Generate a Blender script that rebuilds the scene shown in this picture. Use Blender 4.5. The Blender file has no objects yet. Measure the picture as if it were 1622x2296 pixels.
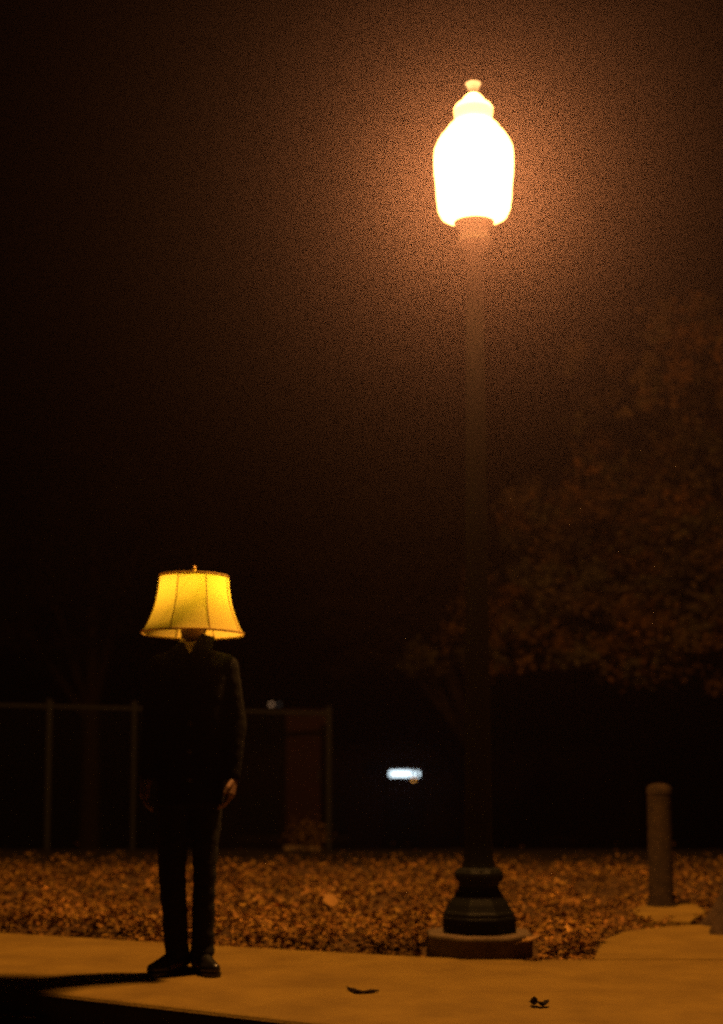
import bpy, bmesh, math, random
import numpy as np
from mathutils import Vector, Matrix, noise

random.seed(7)
rng = np.random.default_rng(11)
scene = bpy.context.scene
COL = scene.collection
R = math.radians

# ------------------------------------------------------------------ camera
EYE, FPX, PITCH = 1.055, 3189.0, R(5.0)     # eye height, focal length in photo pixels (1622 x 2296), pitch
AXY = 1394.0                                 # optical axis row
cam = bpy.data.cameras.new('camera')
cam_ob = bpy.data.objects.new('camera', cam)
COL.objects.link(cam_ob)
cam.sensor_fit = 'VERTICAL'
cam.sensor_height = 36.0
cam.lens = FPX / 2296.0 * 36.0
cam.shift_y = (AXY - 1148.0) / 2296.0
cam.clip_end = 500.0
cam.dof.use_dof = True
cam.dof.focus_distance = 4.95
cam.dof.aperture_fstop = 1.5
cam_ob.location = (0, 0, EYE)
cam_ob.rotation_euler = (R(90) + PITCH, 0, 0)
scene.camera = cam_ob

# ------------------------------------------------------------------ moonless night sky, exposure
world = bpy.data.worlds.new('World')
scene.world = world
world.use_nodes = True
wn = world.node_tree
wn.nodes.clear()
sky = wn.nodes.new('ShaderNodeTexSky')
sky.sky_type = 'NISHITA'
sky.sun_disc = False
sky.sun_elevation = R(-4)
sky.sun_rotation = R(150)
bg = wn.nodes.new('ShaderNodeBackground')
bg.inputs['Strength'].default_value = 0.004
wo = wn.nodes.new('ShaderNodeOutputWorld')
wn.links.new(sky.outputs[0], bg.inputs[0])
wn.links.new(bg.outputs[0], wo.inputs[0])
world.cycles.sampling_method = 'NONE'

vs = scene.view_settings
vs.view_transform = 'Standard'
vs.look = 'None'
vs.exposure = 0.0
vs.gamma = 1.0
vs.use_curve_mapping = False
scene.cycles.max_bounces = 5
scene.cycles.diffuse_bounces = 3
scene.cycles.transmission_bounces = 4
scene.cycles.volume_bounces = 0
scene.cycles.sample_clamp_indirect = 0.5
scene.cycles.sample_clamp_direct = 8.0
scene.cycles.use_denoising = False
scene.cycles.pixel_filter_type = 'BLACKMAN_HARRIS'
scene.cycles.filter_width = 1.9

LAMP_COL = (1.0, 0.43, 0.10)
LAMP_W = 2400.0                               # watts of the lamp inside the globe
HAZE_DENSITY = 0.0012
HAZE_G = 0.90

# ------------------------------------------------------------------ photo pixels -> places
FW = Vector((0, math.cos(PITCH), math.sin(PITCH)))
UP = Vector((0, -math.sin(PITCH), math.cos(PITCH)))
def ray(px, py):
    return (FW * FPX + Vector((1, 0, 0)) * (px - 811) + UP * (AXY - py)).normalized()
def at_z(px, py, z=0.0):
    d = ray(px, py)
    return Vector((0, 0, EYE)) + d * ((z - EYE) / d.z)
def at_y(px, py, y):
    d = ray(px, py)
    return Vector((0, 0, EYE)) + d * (y / d.y)

def smooth(a, b, x):
    t = min(1.0, max(0.0, (x - a) / (b - a)))
    return t * t * (3 - 2 * t)

# ------------------------------------------------------------------ materials
def mat(name, color, rough=0.8, color2=None, scale=8.0, bump=0.0, bump_scale=60.0, metallic=0.0, spec=0.12, detail=6.0, attr=None):
    m = bpy.data.materials.new(name)
    m.use_nodes = True
    nt = m.node_tree
    b = nt.nodes['Principled BSDF']
    b.inputs['Roughness'].default_value = rough
    b.inputs['Metallic'].default_value = metallic
    b.inputs['Specular IOR Level'].default_value = spec
    tc = nt.nodes.new('ShaderNodeTexCoord')
    c2 = color2 or tuple(c * 0.72 for c in color)
    n = nt.nodes.new('ShaderNodeTexNoise')
    n.inputs['Scale'].default_value = scale
    n.inputs['Detail'].default_value = detail
    n.inputs['Roughness'].default_value = 0.62
    nt.links.new(tc.outputs['Object'], n.inputs['Vector'])
    ramp = nt.nodes.new('ShaderNodeValToRGB')
    ramp.color_ramp.elements[0].position = 0.32
    ramp.color_ramp.elements[1].position = 0.68
    ramp.color_ramp.elements[0].color = (*c2, 1)
    ramp.color_ramp.elements[1].color = (*color, 1)
    nt.links.new(n.outputs['Fac'], ramp.inputs['Fac'])
    out = ramp.outputs['Color']
    if attr:
        a = nt.nodes.new('ShaderNodeAttribute')
        a.attribute_name = attr
        mx = nt.nodes.new('ShaderNodeMix')
        mx.data_type = 'RGBA'
        mx.blend_type = 'MULTIPLY'
        mx.inputs['Factor'].default_value = 1.0
        nt.links.new(out, mx.inputs['A'])
        nt.links.new(a.outputs['Color'], mx.inputs['B'])
        out = mx.outputs['Result']
    nt.links.new(out, b.inputs['Base Color'])
    if bump > 0:
        nb = nt.nodes.new('ShaderNodeTexNoise')
        nb.inputs['Scale'].default_value = bump_scale
        nb.inputs['Detail'].default_value = 5
        nt.links.new(tc.outputs['Object'], nb.inputs['Vector'])
        bp = nt.nodes.new('ShaderNodeBump')
        bp.inputs['Strength'].default_value = bump
        bp.inputs['Distance'].default_value = 0.01
        nt.links.new(nb.outputs['Fac'], bp.inputs['Height'])
        nt.links.new(bp.outputs['Normal'], b.inputs['Normal'])
    return m

def emit(name, color, strength, sampling='FRONT'):
    m = bpy.data.materials.new(name)
    m.use_nodes = True
    nt = m.node_tree
    nt.nodes.clear()
    e = nt.nodes.new('ShaderNodeEmission')
    e.inputs['Color'].default_value = (*color, 1)
    e.inputs['Strength'].default_value = strength
    o = nt.nodes.new('ShaderNodeOutputMaterial')
    nt.links.new(e.outputs[0], o.inputs[0])
    m.cycles.emission_sampling = sampling
    return m

def fabric_shade(name, color, trans):
    m = bpy.data.materials.new(name)
    m.use_nodes = True
    nt = m.node_tree
    nt.nodes.clear()
    tc = nt.nodes.new('ShaderNodeTexCoord')
    w = nt.nodes.new('ShaderNodeTexNoise')
    w.inputs['Scale'].default_value = 140
    w.inputs['Detail'].default_value = 4
    nt.links.new(tc.outputs['Object'], w.inputs['Vector'])
    r = nt.nodes.new('ShaderNodeValToRGB')
    r.color_ramp.elements[0].position = 0.3
    r.color_ramp.elements[1].position = 0.7
    r.color_ramp.elements[0].color = (color[0] * .86, color[1] * .84, color[2] * .7, 1)
    r.color_ramp.elements[1].color = (*color, 1)
    nt.links.new(w.outputs['Fac'], r.inputs['Fac'])
    d = nt.nodes.new('ShaderNodeBsdfDiffuse')
    t = nt.nodes.new('ShaderNodeBsdfTranslucent')
    nt.links.new(r.outputs[0], d.inputs[0])
    nt.links.new(r.outputs[0], t.inputs[0])
    mx = nt.nodes.new('ShaderNodeMixShader')
    mx.inputs[0].default_value = trans
    nt.links.new(d.outputs[0], mx.inputs[1])
    nt.links.new(t.outputs[0], mx.inputs[2])
    o = nt.nodes.new('ShaderNodeOutputMaterial')
    nt.links.new(mx.outputs[0], o.inputs[0])
    return m

M = {
    'concrete': mat('concrete', (0.220, 0.146, 0.028), 0.9, (0.150, 0.097, 0.020), 3.0, 0.35, 90),
    'concrete_dark': mat('old_concrete', (0.150, 0.108, 0.062), 0.92, (0.085, 0.062, 0.038), 9, 0.5, 70),
    'asphalt': mat('asphalt', (0.022, 0.021, 0.02), 0.9, (0.012, 0.012, 0.012), 14, 0.6, 160),
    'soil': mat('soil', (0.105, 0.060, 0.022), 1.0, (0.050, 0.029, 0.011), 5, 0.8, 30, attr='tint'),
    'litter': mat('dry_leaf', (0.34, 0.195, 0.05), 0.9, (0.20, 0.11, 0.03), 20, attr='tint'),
    'leaf': mat('fallen_leaf', (0.34, 0.20, 0.06), 0.7, (0.22, 0.12, 0.03), 30),
    'leaf_dark': mat('wet_leaf', (0.02, 0.012, 0.008), 0.8, (0.012, 0.008, 0.006), 30),
    'twig': mat('twig', (0.03, 0.018, 0.010), 0.9),
    'iron': mat('lamp_post_iron', (0.006, 0.0075, 0.006), 0.65, (0.006, 0.007, 0.006), 14, 0.1, 60, spec=0.15),
    'post': mat('lamp_post_iron_lit', (0.016, 0.017, 0.013), 0.65, (0.011, 0.012, 0.010), 20, 0.1, 60),  # lighter copy of the iron; lamplight on the shaft put into its colour
    'finial': mat('finial_metal', (0.055, 0.062, 0.085), 0.6, (0.035, 0.040, 0.055), 30),
    'bollard': mat('bollard_paint', (0.030, 0.019, 0.010), 0.9, (0.012, 0.008, 0.005), 16, 0.4, 40),
    'bark': mat('bark', (0.075, 0.050, 0.030), 0.95, (0.025, 0.017, 0.011), 11, 1.0, 18),
    'foliage': mat('foliage', (0.040, 0.030, 0.012), 0.9, (0.020, 0.016, 0.008), 1.5, attr='tint'),
    'steel': mat('galvanised_steel', (0.009, 0.009, 0.008), 0.85, (0.006, 0.006, 0.006), 20, spec=0.2),
    'cabinet': mat('maroon_paint', (0.010, 0.002, 0.003), 0.9, (0.006, 0.0015, 0.002), 5, 0.2, 20),
    'cloth': mat('black_wool', (0.005, 0.005, 0.0055), 0.95, (0.003, 0.003, 0.0035), 60, 0.3, 300, spec=0.1),
    'trouser': mat('black_trouser_cloth', (0.010, 0.010, 0.010), 0.95, (0.006, 0.006, 0.006), 60, 0.3, 300, spec=0.2),
    'shirt': mat('cream_shirt_cloth', (0.55, 0.46, 0.32), 0.9, (0.45, 0.37, 0.25), 80),
    'skin': mat('skin', (0.19, 0.115, 0.078), 0.6, (0.155, 0.09, 0.06), 30, 0.1, 200),
    'hair': mat('dark_hair', (0.02, 0.013, 0.009), 0.6, (0.01, 0.007, 0.005), 90, 0.5, 200),
    'leather': mat('black_leather', (0.012, 0.011, 0.010), 0.32, (0.008, 0.008, 0.007), 30, 0.1, 90, spec=0.5),
    'brass': mat('brass', (0.45, 0.30, 0.10), 0.4, (0.32, 0.20, 0.06), 40, metallic=0.8),
    'button': mat('horn_button', (0.10, 0.09, 0.07), 0.4),
    'shade': fabric_shade('shade_fabric', (0.93, 0.80, 0.20), 0.52),
    'trim': fabric_shade('shade_trim', (0.62, 0.46, 0.16), 0.45),
    'brick': mat('far_brick', (0.030, 0.017, 0.013), 0.95, (0.018, 0.011, 0.009), 6, 0.3, 20),
    'roof': mat('far_roof', (0.012, 0.012, 0.012), 0.95),
    'door': mat('far_door_paint', (0.010, 0.011, 0.014), 0.8),
    'glass': mat('dark_glass', (0.01, 0.012, 0.014), 0.08, spec=0.6),
    'white': mat('white_metal', (0.35, 0.35, 0.34), 0.6),
    'bulb': emit('added_shade_bulb', (1.0, 0.62, 0.06), 420.0, 'AUTO'),  # added light, brightens the lampshade from within
    'tube': emit('fluorescent_tube', (0.72, 0.90, 1.0), 3.0, 'FRONT'),
    'amber': emit('amber_light', (1.0, 0.42, 0.08), 2.2, 'NONE'),
    'far_warm': emit('far_lamp_warm', (1.0, 0.55, 0.28), 0.5, 'NONE'),
    'far_dim': emit('far_lamp_dim', (0.8, 0.7, 0.6), 0.05, 'NONE'),
}

# frosted glass globe, lit by the lamp inside it
gm = bpy.data.materials.new('lamp_globe_glass')
gm.use_nodes = True
gn = gm.node_tree
gn.nodes.clear()
gt = gn.nodes.new('ShaderNodeBsdfTransparent'); gt.inputs[0].default_value = (.94, .94, .94, 1)
gl = gn.nodes.new('ShaderNodeBsdfTranslucent'); gl.inputs[0].default_value = (.9, .9, .9, 1)
gx_ = gn.nodes.new('ShaderNodeMixShader'); gx_.inputs[0].default_value = 0.20
go = gn.nodes.new('ShaderNodeOutputMaterial')
gn.links.new(gt.outputs[0], gx_.inputs[1]); gn.links.new(gl.outputs[0], gx_.inputs[2]); gn.links.new(gx_.outputs[0], go.inputs[0])
M['globe'] = gm

# ------------------------------------------------------------------ object helpers
def link(name, me, parent=None, loc=None, rot=None):
    o = bpy.data.objects.new(name, me)
    COL.objects.link(o)
    if parent is not None:
        o.parent = parent
    if loc is not None:
        o.location = loc
    if rot is not None:
        o.rotation_euler = rot
    return o
def tag(o, label=None, cat=None, group=None, kind=None):
    if label: o['label'] = label
    if cat: o['category'] = cat
    if group: o['group'] = group
    if kind: o['kind'] = kind
    return o
def thing(name, label, cat, loc=(0, 0, 0), rz=0.0, group=None):
    o = link(name, None, loc=loc, rot=(0, 0, rz))
    o.empty_display_size = 0.1
    return tag(o, label, cat, group)
def mesh_from(name, verts, faces, material, smooth_shade=False):
    me = bpy.data.meshes.new(name)
    me.from_pydata([tuple(v) for v in verts], [], faces)
    me.materials.append(material)
    if smooth_shade:
        me.polygons.foreach_set('use_smooth', [True] * len(me.polygons))
        me.set_sharp_from_angle(angle=R(42))
    me.update()
    return me
class MB:
    def __init__(s):
        s.v, s.f = [], []
    def add(s, v, f):
        o = len(s.v)
        s.v += [Vector(p) for p in v]
        s.f += [tuple(i + o for i in q) for q in f]
        return s
    def box(s, c, size, rz=0.0):
        x, y, z = (d / 2 for d in size)
        m = Matrix.Rotation(rz, 3, 'Z')
        pts = [Vector(c) + m @ Vector((sx * x, sy * y, sz * z)) for sz in (-1, 1) for sy in (-1, 1) for sx in (-1, 1)]
        return s.add(pts, [(0, 2, 3, 1), (4, 5, 7, 6), (0, 1, 5, 4), (2, 6, 7, 3), (0, 4, 6, 2), (1, 3, 7, 5)])
    def lathe(s, prof, n=32, c=(0, 0, 0), flute=None):
        c = Vector(c)
        pts, fs = [], []
        for k, (r, z) in enumerate(prof):
            for i in range(n):
                a = 2 * math.pi * i / n
                rr = r * (flute(a, z) if flute else 1)
                pts.append(c + Vector((rr * math.cos(a), rr * math.sin(a), z)))
        for k in range(len(prof) - 1):
            for i in range(n):
                j = (i + 1) % n
                fs.append((k * n + i, k * n + j, (k + 1) * n + j, (k + 1) * n + i))
        fs.append(tuple(range(n - 1, -1, -1)))
        fs.append(tuple((len(prof) - 1) * n + i for i in range(n)))
        return s.add(pts, fs)
    def tube(s, pts, radii, n=8):
        pts = [Vector(p) for p in pts]
        vs_, fs = [], []
        for k, p in enumerate(pts):
            a, b = pts[max(0, k - 1)], pts[min(len(pts) - 1, k + 1)]
            t = (b - a).normalized()
            u = t.orthogonal().normalized() if abs(t.z) > 0.98 else t.cross(Vector((0, 0, 1))).normalized()
            w = t.cross(u).normalized()
            r = radii[k] if hasattr(radii, '__len__') else radii
            for i in range(n):
                g = 2 * math.pi * i / n
                vs_.append(p + (u * math.cos(g) + w * math.sin(g)) * r)
        for k in range(len(pts) - 1):
            for i in range(n):
                j = (i + 1) % n
                fs.append((k * n + i, k * n + j, (k + 1) * n + j, (k + 1) * n + i))
        fs.append(tuple(range(n - 1, -1, -1)))
        fs.append(tuple((len(pts) - 1) * n + i for i in range(n)))
        return s.add(vs_, fs)
    def loft(s, rings, n=28, power=2.0):
        """rings: (cx, cy, cz, rx, ry) horizontal super-ellipses, capped"""
        vs_, fs = [], []
        for (cx, cy, cz, rx, ry) in rings:
            for i in range(n):
                a = 2 * math.pi * i / n
                ca, sa = math.cos(a), math.sin(a)
                vs_.append(Vector((cx + rx * math.copysign(abs(ca) ** (2 / power), ca), cy + ry * math.copysign(abs(sa) ** (2 / power), sa), cz)))
        for k in range(len(rings) - 1):
            for i in range(n):
                j = (i + 1) % n
                fs.append((k * n + i, k * n + j, (k + 1) * n + j, (k + 1) * n + i))
        fs.append(tuple(range(n - 1, -1, -1)))
        fs.append(tuple((len(rings) - 1) * n + i for i in range(n)))
        return s.add(vs_, fs)
    def capsule(s, p0, r0, p1, r1, n=14):
        p0, p1 = Vector(p0), Vector(p1)
        t = (p1 - p0).normalized()
        ps, rs = [], []
        for k in range(1, 5):
            a = math.pi / 2 * k / 5
            ps.append(p0 - t * r0 * math.cos(a)); rs.append(r0 * math.sin(a))
        ps += [p0, p1]; rs += [r0, r1]
        for k in range(4, 0, -1):
            a = math.pi / 2 * k / 5
            ps.append(p1 + t * r1 * math.cos(a)); rs.append(r1 * math.sin(a))
        u = t.orthogonal().normalized(); w = t.cross(u)
        vs_, fs = [], []
        for p, r in zip(ps, rs):
            for i in range(n):
                g = 2 * math.pi * i / n
                vs_.append(p + (u * math.cos(g) + w * math.sin(g)) * r)
        for k in range(len(ps) - 1):
            for i in range(n):
                j = (i + 1) % n
                fs.append((k * n + i, k * n + j, (k + 1) * n + j, (k + 1) * n + i))
        fs.append(tuple(range(n - 1, -1, -1)))
        fs.append(tuple((len(ps) - 1) * n + i for i in range(n)))
        return s.add(vs_, fs)
    def chain(s, pts, radii):
        for a, b, ra, rb in zip(pts[:-1], pts[1:], radii[:-1], radii[1:]):
            s.capsule(a, ra, b, rb)
        return s
    def ellipsoid(s, c, r, n=20, m=12):
        prof = []
        vs_, fs = [], []
        c = Vector(c)
        for k in range(1, m):
            a = math.pi * k / m
            for i in range(n):
                g = 2 * math.pi * i / n
                vs_.append(c + Vector((r[0] * math.sin(a) * math.cos(g), r[1] * math.sin(a) * math.sin(g), -r[2] * math.cos(a))))
        for k in range(m - 2):
            for i in range(n):
                j = (i + 1) % n
                fs.append((k * n + i, k * n + j, (k + 1) * n + j, (k + 1) * n + i))
        fs.append(tuple(range(n - 1, -1, -1)))
        fs.append(tuple((m - 2) * n + i for i in range(n)))
        return s.add(vs_, fs)
    def build(s, name, material, parent=None, smooth_shade=False, bevel=0.0, loc=None):
        me = mesh_from(name, s.v, s.f, material, smooth_shade)
        o = link(name, me, parent, loc=loc)
        if bevel:
            b = o.modifiers.new('bevel', 'BEVEL')
            b.width = bevel; b.segments = 2; b.limit_method = 'ANGLE'; b.angle_limit = R(35)
        return o
    def fuse(s, name, material, parent, voxel, iters=6, wrinkle=0.0, wscale=14.0, loc=None):
        """overlapping closed pieces -> one continuous skin"""
        me = mesh_from(name, s.v, s.f, material)
        o = bpy.data.objects.new(name, me)
        COL.objects.link(o)
        rm = o.modifiers.new('remesh', 'REMESH')
        rm.mode = 'VOXEL'; rm.voxel_size = voxel
        sm = o.modifiers.new('smooth', 'SMOOTH')
        sm.factor = 0.5; sm.iterations = iters
        dg = bpy.context.evaluated_depsgraph_get()
        ev = o.evaluated_get(dg)
        out = bpy.data.meshes.new_from_object(ev)
        o.modifiers.clear()
        o.data = out
        bpy.data.meshes.remove(me)
        out.name = name
        out.materials.clear(); out.materials.append(material)
        if wrinkle:
            out.update()
            nrm = [v.normal.copy() for v in out.vertices]
            for v, nv in zip(out.vertices, nrm):
                p = v.co.copy()
                q = Vector((p.x * 0.8, p.y * 0.8, p.z * 1.5)) * wscale
                v.co = p + nv * wrinkle * (noise.noise(q) + 0.5 * noise.noise(q * 2.3))
        out.polygons.foreach_set('use_smooth', [True] * len(out.polygons))
        out.update()
        o.parent = parent
        if loc is not None:
            o.location = loc
        return o

# ------------------------------------------------------------------ terrain, road, pavement
# edges of the pavement on the ground, measured in the photograph
BACK = [at_z(-900, 2038), at_z(0, 2090), at_z(480, 2118), at_z(955, 2144), at_z(1150, 2150), at_z(1335, 2150), at_z(1800, 2150), at_z(3600, 2165)]
K0, K1 = at_z(130, 2229), at_z(715, 2296)
KD = (K1 - K0).normalized()
KN = Vector((-KD.y, KD.x, 0))                # towards the pavement
if KN.y < 0: KN = -KN
def back_y(x):
    for a, b in zip(BACK[:-1], BACK[1:]):
        if a.x <= x <= b.x:
            return a.y + (b.y - a.y) * (x - a.x) / (b.x - a.x)
    return BACK[0].y if x < BACK[0].x else BACK[-1].y
def kerb_y(x):
    return K0.y + KD.y / KD.x * (x - K0.x)
def terrain(x, y):
    b = back_y(x) if -6 < x < 9 else 7.3
    z = -0.045 + 0.055 * smooth(b, b + 0.35, y) + 0.10 * smooth(8.2, 12.2, y)
    z += 0.02 * noise.noise(Vector((x * 1.4, y * 1.4, 0))) * smooth(b, b + 0.5, y)
    w = smooth(1.15, 1.55, x) * (1 - smooth(9.9, 10.6, y)) * (1 - smooth(9, 12, x))
    z = z * (1 - w) - 0.03 * w
    z -= 2.7 * smooth(12.3, 31, y)
    return z
def grid(name, xs, ys, zf, material):
    v = [(x, y, zf(x, y)) for y in ys for x in xs]
    nx = len(xs)
    f = [(j * nx + i, j * nx + i + 1, (j + 1) * nx + i + 1, (j + 1) * nx + i) for j in range(len(ys) - 1) for i in range(nx - 1)]
    return mesh_from(name, v, f, material, True)
gx = list(np.concatenate([np.linspace(-120, -8, 12), np.linspace(-7, 8, 101), np.linspace(9, 120, 12)]))
gy = list(np.concatenate([np.linspace(6.2, 15, 90), np.linspace(15.6, 45, 40), np.linspace(50, 150, 8)]))
def ground_z(x, y):
    lim = kerb_y(x) + 0.12
    if -6 < x < 9 and y < back_y(x) - 0.02:
        return -0.10
    if not -6 < x < 9 and y < 7.3:
        return -0.10
    return terrain(x, y)
# the sheet runs under the pavement as far as the kerb
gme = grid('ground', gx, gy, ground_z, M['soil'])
ga_ = gme.color_attributes.new('tint', 'FLOAT_COLOR', 'POINT')      # brown mulch in the bed; beyond, lamp fall-off painted in as darker tint
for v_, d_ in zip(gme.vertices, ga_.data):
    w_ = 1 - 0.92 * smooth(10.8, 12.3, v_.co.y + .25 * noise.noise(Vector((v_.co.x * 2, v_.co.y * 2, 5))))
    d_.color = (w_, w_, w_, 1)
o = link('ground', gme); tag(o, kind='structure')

ROAD_Z = -0.15
def quad_sheet(name, pts, z, material):
    me = mesh_from(name, [(p[0], p[1], z) for p in pts], [tuple(range(len(pts)))], material)
    return tag(link(name, me), kind='structure')
far = 60
r0, r1 = K0 - KD * far, K0 + KD * far
quad_sheet('road', [r0 - KN * 60, r1 - KN * 60, r1 + KN * 0.03, r0 + KN * 0.03], ROAD_Z, M['asphalt'])

# pavement slab: front follows the kerb (0.14 m wide kerb in front of it), back follows the leaf bed
KW = -0.004
def slab(name, outline, top, bottom, material, bevel=0.0):
    n = len(outline)
    v = [(p[0], p[1], bottom) for p in outline] + [(p[0], p[1], top) for p in outline]
    f = [tuple(range(n - 1, -1, -1)), tuple(range(n, 2 * n))] + [(i, (i + 1) % n, n + (i + 1) % n, n + i) for i in range(n)]
    me = mesh_from(name, v, f, material)
    bm = bmesh.new(); bm.from_mesh(me); bmesh.ops.recalc_face_normals(bm, faces=bm.faces); bm.to_mesh(me); bm.free()
    ob = link(name, me)
    if bevel:
        b = ob.modifiers.new('bevel', 'BEVEL'); b.width = bevel; b.segments = 3; b.limit_method = 'ANGLE'; b.angle_limit = R(50)
    return ob
fr = [K0 + KD * t + KN * (KW + 0.004) for t in (-5.5, 0, 3, 9)]
back = [Vector((p.x, p.y, 0)) for p in reversed(BACK)]
right_end = Vector((back[0].x, kerb_y(back[0].x) + 0.2, 0))
pav = [fr[0], fr[1], fr[2], Vector((fr[3].x, fr[3].y, 0))] + back + [Vector((fr[0].x - 0.3, back[-1].y, 0))]
tag(slab('pavement', pav, 0.0, -0.3, M['concrete'], 0.03), kind='structure')

# path leading back on the right, and a small pad behind it
pth = [at_z(1332, 2152), at_z(1345, 2112), at_z(1400, 2090), at_z(1480, 2080), at_z(1580, 2074), at_z(1800, 2062), at_z(2300, 2050), at_z(2300, 2155)]
tag(slab('path', pth, 0.006, -0.2, M['concrete'], 0.01), kind='structure')

# ------------------------------------------------------------------ leaf litter (one uncountable mass)
def leaf_cloud(name, pos, size, tint, material, parent=None, flat=0.5, kind='stuff', droop=0.25):
    """pos (n,3); each leaf: a folded, pointed blade of 4 triangles"""
    n = len(pos)
    ang = rng.uniform(0, 2 * np.pi, n)
    tilt = rng.normal(0, flat, n); roll = rng.normal(0, flat, n)
    L = size * rng.uniform(0.6, 1.3, n); W = L * rng.uniform(0.35, 0.7, n)
    base = np.array([[-.5, 0, 0], [-.08, .5, .16], [-.08, -.5, .16], [.5, 0, -.05], [0.02, 0, -.05]])
    P = np.repeat(base[None], n, 0).copy()
    P[:, :, 0] *= L[:, None]; P[:, :, 1] *= W[:, None]; P[:, :, 2] *= L[:, None]
    ct, st = np.cos(tilt)[:, None], np.sin(tilt)[:, None]
    x, z = P[:, :, 0] * ct + P[:, :, 2] * st, -P[:, :, 0] * st + P[:, :, 2] * ct
    cr, sr = np.cos(roll)[:, None], np.sin(roll)[:, None]
    y, z = P[:, :, 1] * cr - z * sr, P[:, :, 1] * sr + z * cr
    ca, sa = np.cos(ang)[:, None], np.sin(ang)[:, None]
    X, Y = x * ca - y * sa, x * sa + y * ca
    V = np.stack([X, Y, z], -1) + pos[:, None, :]
    idx = (np.arange(n) * 5)[:, None]
    F = np.concatenate([idx + np.array([[0, 4, 1]]), idx + np.array([[0, 2, 4]]), idx + np.array([[4, 3, 1]]), idx + np.array([[4, 2, 3]])], 1).reshape(-1, 3)
    me = bpy.data.meshes.new(name)
    me.vertices.add(n * 5); me.loops.add(len(F) * 3); me.polygons.add(len(F))
    me.vertices.foreach_set('co', V.reshape(-1).astype(np.float32))
    me.loops.foreach_set('vertex_index', F.reshape(-1).astype(np.int32))
    me.polygons.foreach_set('loop_start', np.arange(0, len(F) * 3, 3, dtype=np.int32))
    me.update(calc_edges=True)
    a = me.color_attributes.new('tint', 'FLOAT_COLOR', 'POINT')
    c = np.ones((n, 5, 4), np.float32); c[:, :, :3] = tint[:, None, :]
    a.data.foreach_set('color', c.reshape(-1))
    me.materials.append(material)
    ob = link(name, me, parent)
    if kind: ob['kind'] = kind
    return ob
def inside(x, y, poly):
    c = False
    for a, b in zip(poly, poly[1:] + poly[:1]):
        if (a.y > y) != (b.y > y) and x < (b.x - a.x) * (y - a.y) / (b.y - a.y) + a.x:
            c = not c
    return c
PAD = [at_z(*q) for q in ((1418, 2046), (1440, 2070), (1550, 2073), (1585, 2050), (1560, 2034), (1450, 2034))]
FOUND = at_z(1086, 2153)                       # front foot of the lamp's footing
LAMP = Vector((FOUND.x, FOUND.y + 0.29, 0.0))
pts, tn = [], []
while len(pts) < 42000:
    x = random.uniform(-5.2, 6.0)
    u = random.random()
    b = back_y(x)
    y = b + 0.01 + (14.2 - b) * u ** 1.7
    if random.random() < smooth(10.6, 12.4, y) * 0.995: continue
    if (x - LAMP.x) ** 2 + (y - LAMP.y) ** 2 < 0.31 ** 2: continue
    if x > 1.1 and y < 9.9 and (inside(x, y, pth) or inside(x, y, PAD)): continue
    cl = noise.noise(Vector((x * 2.6, y * 1.8, 3.1)))
    h = 0.012 + random.random() ** 2 * (0.06 + 0.05 * max(0, cl))
    if y < b + 0.12: h = min(h, 0.03)
    pts.append((x, y, terrain(x, y) + h))
    if noise.noise(Vector((x * 3.3, y * 2.0, 9.0))) < -0.22 and random.random() < .7: pts.pop(); continue
    g = random.uniform(0.5, 0.95) * (1.0 + 0.75 * cl)
    if random.random() < 0.03 and y < 10.8: g *= 1.9
    g *= 1 - .75 * smooth(10.8, 12.2, y)  # far leaves tinted darker: fading lamplight put into their colour
    tn.append((g, g * random.uniform(0.82, 1.05), g * random.uniform(0.6, 1.0)))
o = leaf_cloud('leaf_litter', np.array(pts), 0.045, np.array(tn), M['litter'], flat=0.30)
tag(o, 'brown dry leaf litter covering the bed behind the pavement', 'leaf litter', kind='stuff')

# single leaves and scraps that stand out
def fallen_leaf(loc, length, rz, material, label, group=None, curl=0.3, lift=0.0):
    v, f = [], []
    nseg = 7
    for k in range(nseg + 1):
        t = k / nseg
        w = length * 0.36 * math.sin(math.pi * min(1, t * 0.93 + 0.05)) ** 0.8 * (1 + 0.22 * math.sin(t * 17))
        x = (t - 0.5) * length
        z = curl * length * (2 * t - 1) ** 2 * 0.5 + lift * t * length
        for s_, q in ((-1, 0.35), (0, 0.0), (1, 0.35)):
            v.append((x, s_ * w, z + q * abs(s_) * w * (1 + curl)))
    for k in range(nseg):
        for c in range(2):
            a = k * 3 + c
            f.append((a, a + 1, a + 4, a + 3))
    me = mesh_from('fallen_leaf', v, f, material)
    lf = link('fallen_leaf', me, loc=loc, rot=(0, 0, rz))
    sl = lf.modifiers.new('thickness', 'SOLIDIFY'); sl.thickness = 0.0015
    stem = MB().tube([(-length * 0.5, 0, curl * length * .5), (-length * 0.7, 0.004, curl * length * .4), (-length * 0.85, 0.012, 0.002)], [0.0014, 0.0012, 0.001], 6).build('stem', material, lf)
    tag(lf, label, 'leaf', group)
    return lf
p = at_z(742, 2040, 0.06); fallen_leaf((p.x, p.y, 0.065), 0.13, R(100), M['leaf'], 'largest bright orange leaf in the bed right of the person\'s legs', lift=0.5)
p = at_z(1192, 2097, 0.12); fallen_leaf((p.x, p.y, 0.075), 0.10, R(20), M['leaf'], 'pale leaf at the right foot of the lamp post base', lift=0.3)
p = at_z(1352, 2108, 0.02); fallen_leaf((p.x, p.y, 0.012), 0.06, R(60), M['leaf'], 'small pale leaf at the corner of the side path')
p = at_z(1198, 2256); fallen_leaf((p.x, p.y, 0.003), 0.055, R(80), M['leaf_dark'], 'left, rounder of two dark curled leaves on the pavement', 'dark curled leaves on the pavement', curl=1.1)
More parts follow.
